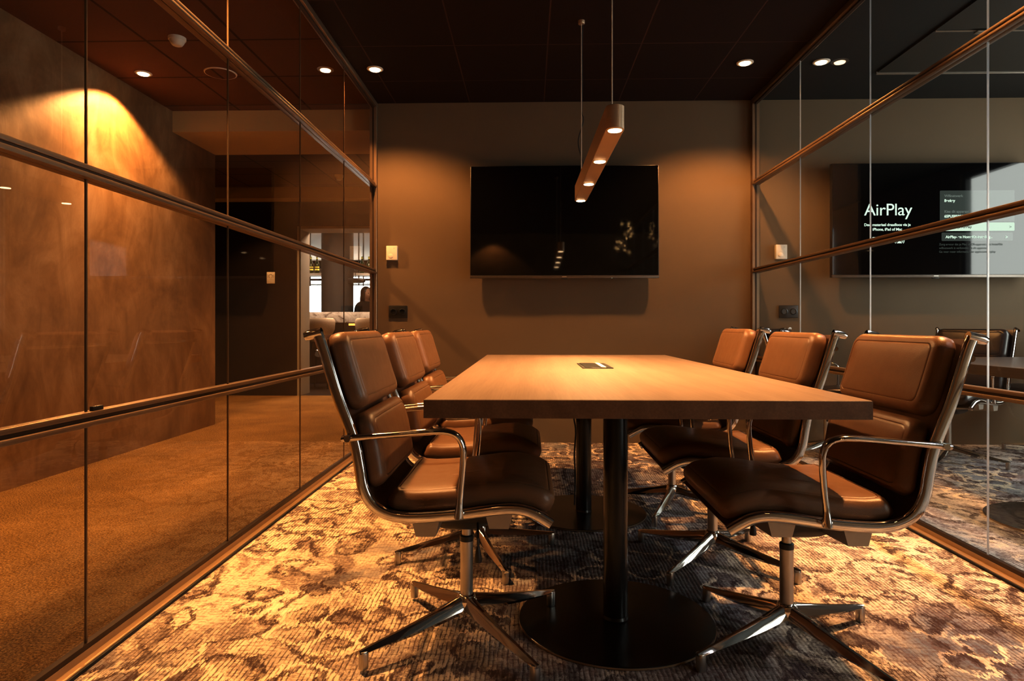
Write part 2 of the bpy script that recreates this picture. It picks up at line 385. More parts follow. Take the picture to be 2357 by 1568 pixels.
def make_chair(mats):
    tan, tback = mats
    r = thing('office_chair', 'chair', 'chair')
    # curved one-piece side frames
    prof = rrect(.020, .030, .009, 3)
    for s in (-1, 1):
        P = [p + Vector((0, s * .251, 0)) for p in FP]
        fr = obj('side_frame', sweep(nb(), P, prof), 'chrome', r)
        p, nr = on_frame(0); cap = T([(p.x + .012, s * .251, p.z + .004), (p.x + .012 + -.034, s * .251, p.z - .004), (p.x - .034, s * .251, p.z - .008)], [.0125, .0135, .011], 12)
        obj('frame_cap', cap, 'chrome', fr)
    obj('sling', sling_bm(), tback, r)
    a, b = s_at(lambda p: p.z < .908), s_at(lambda p: p.z < .703)
    c, d = s_at(lambda p: p.z < .697), s_at(lambda p: p.z < .495)
    e, f = s_at(lambda p: p.x > -.215 and p.z < .5), FS[-1] - .012
    obj('back_pad', pad_bm(a, b, .458, .055, .040), tan, r)
    obj('back_pad', pad_bm(c, d, .458, .050, .040), tan, r)
    obj('seat_pad', pad_bm(e, f, .460, .056, .040), tan, r)
    # armrests: flat rod from the back, bending down to the seat frame
    ap = [(-.300, .640), (-.26, .644), (-.16, .652), (-.06, .660), (-.022, .659), (.003, .648), (.017, .622), (.018, .585), (.013, .52), (.008, .47), (.006, .435)]
    for s in (-1, 1):
        P = spline([(x, s * .276, z) for x, z in ap], 44)
        sc = []
        for i in range(44):
            u = i / 43; wv = 1.0 + .35 * math.exp(-((u - .52) / .1) ** 2) - .30 * math.exp(-((u - .8) / .12) ** 2) + .45 * math.exp(-((u - 1) / .05) ** 2) + .3 * math.exp(-(u / .05) ** 2)
            sc.append((wv, 1 + .5 * math.exp(-((u - 1) / .05) ** 2)))
        arm = obj('armrest', sweep(nb(), P, ell(.0115, .0085, 14), scale=sc), 'chrome', r)
        obj('bolt', T([(-.283, s * .246, .640), (-.283, s * .294, .642)], .0085, 10), 'chrome', arm)
    # wing-shaped stretchers under the seat
    for x in (-.085, .110):
        bm = nb(); zc = on_frame(s_at(lambda p: p.x > x and p.z < .5))[0].z
        rings = []
        for y, w, z0, z1 in ((-.250, .074, -.052, -.010), (-.20, .072, -.056, -.014), (-.10, .062, -.066, -.018), (0, .066, -.070, -.018), (.10, .062, -.066, -.018), (.20, .072, -.056, -.014), (.250, .074, -.052, -.010)):
            rings.append([(x - w / 2, y, zc + z1), (x + w / 2, y, zc + z1), (x + w / 2 * .7, y, zc + z0), (x - w / 2 * .7, y, zc + z0)])
        loft(bm, rings); obj('stretcher', bm, 'cast', r, 25)
    # spreader bar behind the back
    obj('back_spreader', T([(-.372, -.25, .862), (-.392, -.20, .862), (-.40, 0, .862), (-.392, .20, .862), (-.372, .25, .862)], .009, 10), 'chrome', r)
    # tilt mechanism
    bm = nb(); rings = []
    for z, x0, x1, w in ((.425, -.14, .15, .085), (.395, -.15, .155, .10), (.365, -.12, .10, .095), (.345, -.085, .06, .075), (.335, -.06, .04, .055)):
        rings.append([(px * 1, py, z) for px, py in [(x0 + .02, -w), (x1 - .02, -w), (x1, -w * .6), (x1, w * .6), (x1 - .02, w), (x0 + .02, w), (x0, w * .6), (x0, -w * .6)]])
    loft(bm, rings); obj('tilt_mechanism', bm, 'black', r, 25)
    lv = obj('tilt_lever', T([(.04, -.08, .37), (.045, -.13, .355), (.047, -.15, .34), (.047, -.152, .318)], .0035, 8), 'black', r)
    obj('lever_knob', L([(.002, -.045), (.0105, -.043), (.0115, -.036), (.005, 0)], 12, (.047, -.152, .318)), 'black', lv)
    obj('gas_piston', L([(.014, .28), (.014, .345)], 20), 'satin', r)
    obj('collar', L([(.0175, .283), (.0205, .285), (.0205, .300), (.017, .303)], 20), 'black', r)
    obj('column_tube', L([(.0195, .10), (.0195, .286)], 24), 'satin', r)
    obj('base_hub', L([(.020, .064), (.030, .070), (.031, .105), (.026, .122), (.0205, .126)], 24), 'chrome', r)
    for k in range(4):
        bm = nb(); rings = []
        for x, wt, wb, zt, zb in ((.012, .013, .024, .122, .070), (.05, .012, .023, .113, .069), (.11, .010, .021, .098, .060), (.20, .008, .018, .079, .052), (.29, .0075, .0145, .062, .046), (.335, .007, .0125, .0535, .042), (.346, .006, .010, .051, .0425)):
            zm = zb + (zt - zb) * .30
            rings.append([(x, -wt * .55, zt), (x, wt * .55, zt), (x, wt, zt - .004), (x, wb, zm), (x, wb * .75, zb), (x, -wb * .75, zb), (x, -wb, zm), (x, -wt, zt - .004)])
        loft(bm, rings)
        lg = obj('base_leg', bm, 'chrome', r, 35)
        ft = nb(); loft(ft, [[(.333 + a * k2, b * k2, z) for a, b in rrect(.025, .025, .008, 3)] for z, k2 in ((.0, .86), (.004, .95), (.045, 1), (.049, .9))])
        obj('foot', ft, 'satin', lg, 40)
    return r
def pose(ch, x, y, yaw, base, label, group, lift=0):
    ch.location = (x, y, lift); ch.rotation_euler = (0, 0, math.radians(yaw)); ch['label'] = label; ch['group'] = group
    k = 0
    for c in ch.children:
        if c.name.split('.')[0] == 'base_leg':
            c.rotation_euler = (0, 0, math.radians(base - yaw + 90 * k)); k += 1
    return ch
GT = 'tan leather chairs around the oak table'; GD = 'dark leather chairs in the next room'
tan0 = make_chair(('tan', 'tan_shade'))
spots = [(-.190, 1.962, 0, 38, 'tan leather swivel chair at the near left corner of the oak table'),
         (-.212, 2.680, 0, 22, 'tan leather swivel chair second from the camera, along the left glass wall'),
         (-.240, 3.390, 0, 25, 'tan leather swivel chair at the far left of the oak table, by the taupe wall'),
         (.765, 1.945, 180, 28, 'tan leather swivel chair at the near right corner of the oak table'),
         (.737, 2.623, 180, 48, 'tan leather swivel chair in the middle of the right side of the oak table'),
         (.730, 3.330, 178, 64, 'tan leather swivel chair at the far right of the oak table, by the back wall')]
for i, (x, y, yw, bs, lb) in enumerate(spots):
    pose(tan0 if i == 0 else copy_tree(tan0), x, y, yw, bs, lb, GT, .0098 if i in (0, 5) else 0)
dark0 = make_chair(('darkleather', 'darkleather'))
dsp = [(2.14, 4.72, -38, 20, 'dark leather chair behind the right glass near the back wall, pads catching pale light'),
       (2.90, 4.56, 212, 45, 'dark leather chair at the far end of the smoked table behind the right glass'),
       (3.76, 4.72, 180, 28, 'dark leather chair past the smoked table, only one base leg in view')]
for i, (x, y, yw, bs, lb) in enumerate(dsp):
    pose(dark0 if i == 0 else copy_tree(dark0), x, y, yw, bs, lb, GD)

# ------------------------------------------------------------------ tables
def table(loc, sx, sy0, sy1, mats, label, legs, discr=.31, rz=0.):
    t = thing('meeting_table', label, 'table', loc, rz)
    bm = B(-sx / 2, sx / 2, sy0, sy1, .698, .7485, bev=.0015, seg=1); obj('tabletop', bm, mats[0], t, 30)
    e = .0012
    bm = nb()
    for x0, x1, y0, y1 in ((-sx / 2 - e, sx / 2 + e, sy0 - e, sy0 + .002), (-sx / 2 - e, sx / 2 + e, sy1 - .002, sy1 + e), (-sx / 2 - e, -sx / 2 + .002, sy0, sy1), (sx / 2 - .002, sx / 2 + e, sy0, sy1)):
        box(bm, x0, x1, y0, y1, .6985, .747)
    obj('edge_band', bm, mats[1], t, 30)
    for (x, y) in legs:
        obj('leg', L([(.039, .008), (.039, .6985)], 40, (x, y, 0)), 'powder', t)
        obj('base_disc', L([(discr - .002, 0), (discr, .001), (discr, .008), (discr - .002, .0095), (.06, .0095), (.042, .011), (.039, .02)], 96, (x, y, 0)), 'powder', t, 20)
        obj('disc_glint', L([(discr - .001, .0012), (discr + .0006, .002), (discr + .0006, .007), (discr - .001, .0082)], 96, (x, y, 0)), 'rim', t, 20)  # thin ring added so the black disc's edge looks lit
        obj('mounting_plate', B(x - .16, x + .16, y - .16, y + .16, .690, .6985), 'powder', t)
    return t
tb = table((.3115, 3.035, 0), 1.188, -1.302, 1.302, ('oak', 'oak_edge'), 'long oak meeting table with two black pedestal legs, ringed by six tan chairs', [(-.034, -.945), (-.036, .245)])
obj('cable', T(spline([(-.075, .235, .69), (-.078, .205, .6), (-.090, .204, .5), (-.079, .203, .42), (-.086, .205, .3), (-.082, .204, .2), (-.085, .2, .05)], 40), .004, 8), 'rubber', tb)
pb = thing('power_box', 'black flip-top power and data box set into the oak tabletop', 'socket', (.3155, 3.155, .7485))
obj('box_frame', B(-.0705, .0705, -.183, .183, 0, .004, bev=.001, seg=1), 'black', pb)
obj('lid', B(-.058, .012, -.165, .165, .003, .0065, bev=.001, seg=1), 'bezel', pb)
obj('socket_strip', B(.020, .040, -.16, .16, .003, .0075, bev=.002, seg=2), 'white', pb)
tb2 = table((2.71, 3.20, 0), .90, -1.0, .92, ('darktable', 'darktable'), 'dark smoked-wood meeting table behind the right glass wall', [(-.11, -.05)], .36, math.radians(.6))
ph = obj('remote_control', B(-.022, .022, -.07, .07, 0, .014, bev=.004), 'black', None, 40, (2.98, 3.86, .7485), .5)
tag(ph, 'small black remote control lying on the smoked-wood table behind the glass', 'remote')

# ------------------------------------------------------------------ room shell
YB, ZC, XL, XR = 5.22, 2.745, -1.255, 1.795
struct('floor', B(XL - .02, 4.9, -1.6, YB + .02, -.05, 0), 'carpet')
struct('floor_corridor', B(-6.0, XL - .02, -1.6, 8.62, -.05, 0), 'beige_carpet')
struct('floor_bar', B(-9.0, 1.0, 8.62, 18.2, -.05, -.001), 'darkpanel')
struct('ceiling', B(XL - .02, XR + .02, -1.6, YB + .02, ZC, ZC + .1), 'ceil1')
struct('ceiling_corridor', B(-6.0, XL - .02, -1.6, 9.0, ZC, ZC + .1), 'ceil2')
struct('ceiling_next_room', B(XR + .02, 4.9, -1.6, YB + .02, ZC, ZC + .1), 'ceil3')
struct('ceiling_bar', B(-9.0, 1.0, 9.0, 18.2, ZC, ZC + .1), 'ceil5')
struct('wall_back', B(-1.283, 4.9, YB, YB + .25, 0, ZC), 'wall')
struct('wall_core', B(-1.283, -1.2, YB + .25, 8.6, 0, ZC), 'wall')
struct('wall_front', B(-6.0, 4.9, -1.7, -1.6, 0, ZC), 'plaster')
struct('wall_corridor', B(-3.12, -2.995, -1.6, 6.1, 0, ZC), 'plaster')
struct('wall_corridor_end', B(-6.1, -6.0, -1.6, 9.0, 0, ZC), 'darkpanel')
struct('wall_corridor_return', B(-6.0, -3.12, 5.6, 6.1, 0, ZC), 'plaster')
# bulkheads over the corridor
struct('beam_near', B(-2.995, XL - .06, 5.36, 6.1, 2.57, ZC), 'olive')
struct('beam_far', B(-6.0, -1.2, 8.35, 8.6, 2.60, ZC), 'olive')
# dark wall with the opening to the bar
struct('wall_far_left', B(-6.0, -3.10, 8.6, 8.98, 0, ZC), 'darkpanel')
struct('wall_far_right', B(-1.6, -1.0, 8.6, 8.98, 0, ZC), 'darkpanel')
struct('wall_far_lintel', B(-3.10, -1.6, 8.6, 8.98, 2.27, ZC), 'darkpanel')
dr = tag(bpy.data.objects.new('door_1', None), None, None, None, 'structure'); C.objects.link(dr)
obj('door_frame', B(-3.105, -3.075, 8.585, 8.995, 0, 2.25), 'greige', dr)
obj('door_frame', B(-1.63, -1.60, 8.585, 8.995, 0, 2.25), 'greige', dr)
obj('door_head', B(-3.105, -1.60, 8.585, 8.995, 2.235, 2.27), 'greige', dr)
# next room
def wall_with_hole(x0, x1, y0, y1, z0, z1, hy0, hy1, hz0, hz1):
    bm = nb()
    box(bm, x0, x1, y0, hy0, z0, z1); box(bm, x0, x1, hy1, y1, z0, z1); box(bm, x0, x1, hy0, hy1, z0, hz0); box(bm, x0, x1, hy0, hy1, hz1, z1); return bm
WY0, WY1, WZ0, WZ1 = 2.85, 4.6, .7, 2.62
bm = wall_with_hole(4.8, 4.9, .3, YB, 0, ZC, WY0, WY1, WZ0, WZ1)
for y0, y1, z0, z1 in ((-1.6, -1.5, 0, ZC), (-.2, .3, 0, ZC), (-1.5, -.2, 0, .3), (-1.5, -.2, 2.5, ZC)): box(bm, 4.8, 4.9, y0, y1, z0, z1)  # leaves a second, unseen opening, added to let in cool fill light
struct('wall_right', bm, 'wall')
w = tag(bpy.data.objects.new('window_1', None), None, None, None, 'structure'); C.objects.link(w)
bm = nb()
for y in (WY0 + .03, WY1 - .03): box(bm, 4.82, 4.88, y - .03, y + .03, WZ0, WZ1)
for z in (WZ0 + .03, WZ1 - .03): box(bm, 4.82, 4.88, WY0, WY1, z - .03, z + .03)
obj('window_frame', bm, 'bezel', w)
# ceiling board and slim profiles of the next room
struct('ceiling_panel', B(2.46, 4.75, .6, 4.64, ZC - .012, ZC), 'ceil4')
for yy in (4.66, 3.99):
    o = obj('ceiling_profile', B(2.46, 4.7, yy - .006, yy + .006, ZC - .020, ZC - .012 if yy < 4.5 else ZC, bev=.002, seg=1), 'cast')
    tag(o, 'thin pale profile on the next room ceiling, ' + ('nearer the back wall' if yy > 4.5 else 'with a small clip'), 'ceiling light', 'ceiling profiles in the next room')
    if yy < 4.5: obj('clip', B(2.70, 2.80, yy - .02, yy + .02, ZC - .030, ZC - .018, bev=.003), 'cast', o)
# bar room shell with windows
bm = nb()
box(bm, -9, 1, 18.0, 18.2, 0, .5); box(bm, -9, 1, 18.0, 18.2, 2.42, ZC); box(bm, -9, -7.5, 18, 18.2, .5, 2.42); box(bm, -3.0, 1, 18, 18.2, .5, 2.42)
struct('wall_bar_end', bm, 'wall')
struct('wall_bar_left', B(-9.1, -9.0, 8.6, 18.2, 0, ZC), 'wall')
struct('wall_bar_right', B(1.0, 1.1, 8.9, 18.2, 0, ZC), 'wall')
struct('wall_bar_near', B(-9.0, -6.0, 8.9, 9.0, 0, ZC), 'wall')
struct('wall_bar_near_right', B(-1.0, 1.0, 8.9, 9.0, 0, ZC), 'wall')
w = tag(bpy.data.objects.new('window_2', None), None, None, None, 'structure'); C.objects.link(w)
bm = nb()
for x in (-7.47, -3.03): box(bm, x - .03, x + .03, 18.03, 18.1, .5, 2.42)
for z in (.53, 2.22, 2.39): box(bm, -7.5, -3.0, 18.03, 18.1, z - .03, z + .03)
obj('window_frame', bm, 'bezel', w)

# ------------------------------------------------------------------ glass partitions
def partition(name, X, sgn, joints, jointmat, glass, label):
    """sgn +1: room side is +x"""
    g = tag(bpy.data.objects.new(name, None), label, None, None, 'structure'); C.objects.link(g)
    ys = [YB - .03] + joints + [-1.6]
    for a, b in zip(ys, ys[1:]):
        pts = [(X, b, .03), (X, a, .03), (X, a, ZC - .03), (X, b, ZC - .03)]
        if sgn < 0: pts = pts[::-1]
        me = bpy.data.meshes.new('pane'); me.from_pydata(pts, [], [(0, 1, 2, 3)] if True else []); me.materials.append(M[glass])
        o = bpy.data.objects.new('pane', me); C.objects.link(o); o.parent = g
        nz = me.polygons[0].normal.x * sgn
        if nz < 0: me.flip_normals()
    for y in joints:
        obj('pane_joint', B(X - .003, X + .003, y - .0024, y + .0024, .04, ZC - .04), jointmat, g)
    for z in (.683, 1.380, 2.077):
        rl = nb(); gr = nb()
        for sd in (1, -1):
            x0, x1 = (X + .001, X + .018) if sd > 0 else (X - .018, X - .001)
            u0, u1 = (X + .001, X + .028) if sd > 0 else (X - .028, X - .001)
            box(rl, x0, x1, -1.6, YB - .035, z + .0055, z + .020, bev=.002, seg=2); box(rl, u0, u1, -1.6, YB - .035, z - .020, z - .0055, bev=.002, seg=2)
            xs = (X + .001, X + .012) if sd > 0 else (X - .012, X - .001)
            box(gr, xs[0], xs[1], -1.6, YB - .035, z - .006, z + .006)
        o = obj('rail', rl, 'bronze', g, 35); obj('groove', gr, 'bronze_dark', o)
    for z0, z1 in ((0, .034), (ZC - .036, ZC)):
        if z0 == 0:
            sec = [(-.036, 0), (.036, 0), (.036, .012), (.034, .014), (.014, .016), (.012, .034), (-.012, .034), (-.014, .016), (-.034, .014), (-.036, .012)]
            bm = nb(); loft(bm, [[(X + a, y, b) for a, b in sec] for y in (-1.6, YB)]); o = obj('track', bm, 'brass_track', g, 20)
        else: o = obj('track', B(X - .028, X + .028, -1.6, YB, z0, z1, bev=.003, seg=2), 'bronze', g, 35)
        zz = (.034, .050) if z0 == 0 else (z0 - .012, z0)
        obj('gasket', B(X - .010, X + .010, -1.6, YB, *zz), 'bronze_dark', o)
    obj('gasket', B(X + sgn * .036 - .006, X + sgn * .036 + .006, -1.6, YB, 0, .010), 'rubber', g)
    for d in (-.016, .016):
        obj('end_post', B(X + d - .012, X + d + .012, YB - .045, YB, .034, ZC - .036, bev=.002, seg=1), 'bronze', g, 35)
    obj('end_groove', B(X - .005, X + .005, YB - .048, YB - .003, .034, ZC - .036), 'bronze_dark', g)
    return g
gl = partition('wall_left_glass', XL, 1, [4.355, 3.515, 2.664, 1.801, .95, .10, -.75], 'joint_dark', 'glass', 'frameless glass partition with bronze rails towards the corridor')
obj('latch', B(XL + .002, XL + .014, 1.812, 1.857, .703, .716, bev=.002), 'black', gl)
partition('wall_right_glass', XR, -1, [4.335, 3.455, 2.582, 1.70, .82, -.05, -.9], 'joint_light', 'glass_r', 'frameless glass partition with bronze rails towards the next meeting room')

# ------------------------------------------------------------------ televisions
def television(x0, x1, label):
    zt, zb, yf = 2.205, 1.318, 5.095
    cx = (x0 + x1) / 2; w = x1 - x0
    t = thing('television', label, 'television', (cx, yf, zb))
    obj('case', B(-w / 2, w / 2, .004, .040, 0, zt - zb, bev=.004), 'bezel', t)
    obj('rear_housing', B(-w * .36, w * .36, .038, .075, .04, (zt - zb) * .6, bev=.01), 'bezel', t)
    obj('wall_bracket', B(-.25, .25, .07, YB - yf, .2, .55), 'black', t)
    sc = obj('screen', B(-w / 2 + .006, w / 2 - .006, 0, .006, .022, zt - zb - .006), 'screen', t)
    obj('bottom_strip', B(-w / 2, w / 2, -.004, .012, -.002, .019, bev=.002), 'bezel_strip', t)
    obj('maker_badge', B(-.018, .018, -.0055, 0, .006, .0125), 'satin', t)
    obj('sensor_window', B(-.026, .026, -.002, .012, -.010, -.002, bev=.002), 'black', t)
    return t, sc
tv1, _ = television(-.465, 1.017, 'large black switched-off wall television over the taupe wall at the table end')
obj('standby_light', B(.37, .375, -.006, 0, -.004, 0), 'txt', tv1)
tv1.rotation_euler = (-.010, 0, 0)
tv2, sc2 = television(2.352, 3.94, 'wall television in the next room showing white and grey menu text')
def text(s, x, z, size, mat, align='LEFT', bold=0., parent=sc2):
    c = bpy.data.curves.new('screen_text', 'FONT'); c.body = s; c.size = size; c.align_x = align; c.offset = bold; c.space_character = .97
    c.materials.append(M[mat]); o = bpy.data.objects.new('screen_text', c); C.objects.link(o)
    dg = bpy.context.evaluated_depsgraph_get(); me = bpy.data.meshes.new_from_object(o.evaluated_get(dg)); bpy.data.objects.remove(o)
    o = bpy.data.objects.new('screen_text', me); C.objects.link(o)
    o.parent = parent; o.rotation_euler = (PI / 2, 0, 0); o.location = (x - tv2.location.x, -.0032, z - tv2.location.z); return o
def px(x, y, Y=5.095):   # photo pixel -> place on the screen's plane
    th = math.atan((VPX - 1178.5) / FPX); u, v = (x - 1178.5) / FPX, (HY - y) / FPX
    k = Y / (math.cos(th) + math.sin(th) * u); return (math.cos(th) * u - math.sin(th)) * k, CAMZ + v * k
def rect_on(name, x0, y0, x1, y1, mat, d=.0012, r=.008):
    a, b = px(x0, y1); c, d2 = px(x1, y0); bm = nb()
    vs = [bm.verts.new(((a + c) / 2 + p - tv2.location.x, -d, (b + d2) / 2 + q - tv2.location.z)) for p, q in rrect(c - a, d2 - b, r, 4)]
    bm.faces.new(vs); return obj(name, bm, mat, sc2, 0)
T_ = lambda s, x, y, sz, m, al='LEFT', b=0.: text(s, *px(x, y), sz, m, al, b)
T_('AirPlay', 2044, 496, .132, 'txt', 'CENTER', .0002)
T_('Deel materiaal draadloos via je', 2042, 520.5, .0295, 'txt', 'CENTER', .0007)
T_('iPhone, iPad of Mac', 2042, 531, .0295, 'txt', 'CENTER', .0007)
rect_on('text_panel', 2163, 438, 2335, 511, 'panel')
T_('Wifinetwerk', 2173, 454, .0285, 'txt_grey', 'LEFT', .0005)
T_('Benkey', 2173, 465, .0285, 'txt', 'LEFT', .0009)
T_('Kies dit apparaat', 2173, 490, .0285, 'txt_grey', 'LEFT', .0005)
T_('65PUS8500/12', 2173, 501, .0285, 'txt', 'LEFT', .0009)
rect_on('text_button', 2165, 512, 2335, 532, 'pill')
T_('Gebruik je AirPlay', 2174, 525.5, .0285, 'txt_dark', 'LEFT', .0006)
T_('>', 2322, 526, .034, 'txt_dark')
rect_on('text_button', 2167, 535, 2331, 555, 'panel')
T_('AirPlay- en HomeKit-instelling...', 2176, 548.5, .0285, 'txt', 'LEFT', .0008)
T_('>', 2313, 549.5, .036, 'txt', 'LEFT', .001)
T_('Zorg ervoor dat je Mac of iOS-apparaat met hetzelfde', 2161, 565, .0228, 'txt_faint')
T_('wifinetwerk is verbonden als dit apparaat', 2161, 573.5, .0228, 'txt_faint')
T_('Ga voor meer informatie naar apple.com/airplay', 2161, 582, .0228, 'txt_faint')
# screen and broadcast icons
bm = nb(); a, b = px(2008, 560); c, d = px(2030, 546); ox, oz = tv2.location.x, tv2.location.z
for x0, x1, z0, z1 in ((a, c, d - .004, d), (a, a + .004, b, d), (c - .004, c, b, d), (a, c, b, b + .004)): box(bm, x0 - ox, x1 - ox, -.0022, -.0012, z0 - oz, z1 - oz)
obj('screen_icon', bm, 'txt', sc2, 0)
bm = nb(); cx, cz = px(2070, 553); cx -= ox; cz -= oz
bm.faces.new([bm.verts.new(p) for p in ((cx - .020, -.002, cz - .024), (cx + .020, -.002, cz - .024), (cx, -.002, cz + .001))])
for rr in (.018, .027, .036):
    for k in range(16):
        a0, a1 = math.radians(-40 + 260 * k / 16), math.radians(-40 + 260 * (k + 1) / 16)
        bm.faces.new([bm.verts.new((cx + q * math.cos(t), -.002, cz + q * math.sin(t))) for q, t in ((rr, a0), (rr, a1), (rr + .004, a1), (rr + .004, a0))])
obj('screen_icon', bm, 'txt', sc2, 0)

# ------------------------------------------------------------------ wall devices
def thermostat(x, label):
    t = thing('thermostat_switch', label, 'thermostat', (x, YB, 1.528), 0, 'white room sensors on the back wall')
    obj('case', B(-.045, .045, -.036, 0, -.058, .058, bev=.005, seg=3), 'white', t)
    d = obj('dial', L([(.019, 0), (.019, .004), (.016, .006)], 28), 'lamp_trim', t); d.rotation_euler = (PI / 2, 0, 0); d.location = (-.008, -.034, -.024)
    obj('grille', B(.018, .022, -.0368, -.03, .036, .040), 'icon_grey', t)
def double_socket(x, label):
    t = thing('double_socket', label, 'socket', (x, YB, 1.055), 0, 'black double sockets on the back wall')
    obj('plate', B(-.075, .075, -.014, 0, -.05, .05, bev=.004), 'black', t)
    for s in (-.036, .036):
        d = obj('outlet', L([(.026, 0), (.026, .010), (.021, .012), (.020, .004)], 28), 'bezel', t); d.rotation_euler = (PI / 2, 0, 0); d.location = (s, -.012, .0)
thermostat(-1.107, 'white room sensor on the taupe wall left of the switched-off television')
thermostat(2.00, 'white room sensor on the back wall of the next room, seen through glass')
double_socket(-1.061, 'black double socket on the taupe wall above the tan chairs on the left')
double_socket(2.065, 'black double socket on the back wall of the next room, seen through glass')
# reader with a ring mark on the dark wall beyond the corridor
t = thing('wall_reader', 'pale card reader with a ring mark on the dark corridor wall', 'card reader', (-3.46, 8.6, 1.58))
obj('plate', B(-.055, .055, -.02, 0, -.077, .077, bev=.004), 'white', t)
bm = nb()
for k in range(20):
    a0, a1 = math.radians(-60 + 300 * k / 20), math.radians(-60 + 300 * (k + 1) / 20)
    bm.faces.new([bm.verts.new((q * math.cos(u), -.0212, .022 + q * math.sin(u))) for q, u in ((.020, a0), (.020, a1), (.027, a1), (.027, a0))])
box(bm, .036, .042, -.0212, -.0205, 0, .046); box(bm, -.042, -.036, -.0212, -.0205, 0, .046)
obj('ring_mark', bm, 'icon_grey', t, 0)

# ------------------------------------------------------------------ lamps
WARM = (1.0, .50, .185)
def spot(name, loc, power, angle, blend, color=WARM, target=None, radius=.03):
    l = bpy.data.lights.new(name, 'SPOT'); l.energy = power; l.color = color; l.spot_size = math.radians(angle); l.spot_blend = blend; l.shadow_soft_size = radius
    o = bpy.data.objects.new(name, l); C.objects.link(o); o.location = loc
    if target: o.rotation_euler = (Vector(target) - Vector(loc)).to_track_quat('-Z', 'Y').to_euler()
    return o
GL = 'recessed ceiling downlights'
def downlight(x, y, label, on=True):
    t = thing('downlight', label, 'downlight', (x, y, ZC), 0, GL)
    bm = nb(); lathe(bm, [(.058, 0), (.058, -.004), (.052, -.006), (.036, .012 - .0), (.034, .03)], 40)
    obj('trim_ring', bm, 'lamp_trim', t, 50)
    obj('lens', L([(.030, .006), (.033, .010)], 28), 'lamp_led', t)
    return t
def ring_downlight(x, y, label):
    t = thing('downlight', label, 'downlight', (x, y, ZC), 0, GL)
    obj('trim_ring', L([(.056, -.0005), (.057, -.004), (.050, -.009), (.040, -.007)], 40), 'lamp_trim', t, 50)
    obj('lens', L([(.026, -.0135), (.033, -.013), (.036, -.007)], 28), 'lamp_led', t)
    return t
for x, y, lb in ((-1.08, 4.51, 'lit downlight in the black ceiling beside the left glass wall'), (1.475, 4.467, 'lit downlight in the black ceiling beside the right glass wall'),
                 (1.99, 4.466, 'lit downlight on the other side of the right glass wall'), (-2.749, 4.543, 'lit downlight in the corridor ceiling above the plaster wall'), ):
    ring_downlight(x, y, lb)
# pendant
pd = thing('pendant_lamp', 'slim bronze linear pendant with four lit spots hanging over the oak table', 'lamp', (.317, 3.172, 1.69), math.radians(.75))
bm = nb(); out = []
hl, rr = .698, .0355
for k in range(13): a = PI * k / 12; out.append((rr * math.cos(a), hl + rr * math.sin(a)))
for k in range(13): a = PI + PI * k / 12; out.append((rr * math.cos(a), -hl + rr * math.sin(a)))
loft(bm, [[(x * s, (abs(y) - (1 - s) * rr) * (1 if y > 0 else -1), z) for x, y in out] for z, s in ((.0, .95), (.002, 1), (.088, 1), (.090, .95))])
obj('lamp_body', bm, 'pendant', pd, 35)
for y in (-.698, -.226, .245, .698):
    o = obj('lamp_ring', L([(.0265, -.0015), (.0300, -.0015), (.0305, .001), (.026, .001)], 32, (0, y, 0)), 'pendant', pd)
    obj('lens', L([(.0255, -.003), (.0262, -.0005)], 28, (0, y, 0)), 'lamp_on', o)
for y in (-.62, .66):
    obj('suspension_wire', T([(0, y, .09), (0, y, ZC - 1.69)], .0028, 8), 'wire', pd)
    obj('ceiling_cup', L([(.018, ZC - 1.69 - .02), (.02, ZC - 1.69 - .016), (.02, ZC - 1.69)], 20, (0, y, 0)), 'pendant', pd)
obj('power_cable', T(spline([(.01, .665, .09), (.014, .668, .2), (-.018, .668, .34), (.014, .668, .47), (.003, .664, .52), (.006, .665, .7), (.004, .662, .9), (.01, .665, 1.04)], 60), .0028, 8), 'rubber', pd)
# sparkling lamp hung behind the photographer, seen mirrored in the black screen
cl = thing('cluster_lamp', 'hanging cluster of tiny warm bulbs, mirrored at the right of the black television', 'lamp', (1.56, -.30, ZC))
obj('ceiling_cup', L([(.03, -.03), (.035, -.02), (.035, 0)], 24), 'black', cl)
for k in range(17):
    a, rr_ = k * 2.4, .05 + .12 * ((k * 7) % 5) / 4; z = -.05 - .47 * ((k * 11) % 17) / 16
    bx, by = rr_ * math.cos(a), rr_ * math.sin(a)
    b = obj('bulb', L([(.001, -.005), (.0035, -.003), (.0045, 0), (.0035, .003), (.001, .005)], 10, (bx, by, z)), 'bulb', cl, 60)
    obj('cord', T([(bx, by, z + .006), (bx * .5, by * .5, z * .5 - .012), (0, 0, -.025)], .0012, 6), 'black', b)
# corridor ceiling fittings
t = thing('smoke_detector', 'white smoke detector on the corridor ceiling', 'smoke detector', (-2.20, 3.99, ZC))
obj('base', L([(.050, -.018), (.052, -.012), (.052, 0)], 32), 'white', t)
obj('sensor_head', L([(.022, -.052), (.030, -.048), (.040, -.034), (.046, -.018)], 32), 'white', t)
t = thing('ceiling_speaker', 'round flush speaker in the corridor ceiling', 'speaker', (-2.20, 4.56, ZC))
obj('rim', L([(.102, -.006), (.108, -.005), (.110, 0)], 48), 'lamp_trim', t)
obj('grille', L([(.098, -.0075), (.102, -.0055)], 48), 'ceil2', t)
t = thing('smoke_detector', 'small white detector on the ceiling beyond the corridor beam', 'smoke detector', (-2.28, 7.7, ZC), 0)
obj('base', L([(.05, -.03), (.055, -.02), (.055, 0)], 24), 'white', t)
obj('sensor_head', L([(.03, -.06), (.04, -.05), (.045, -.03)], 24), 'white', t)

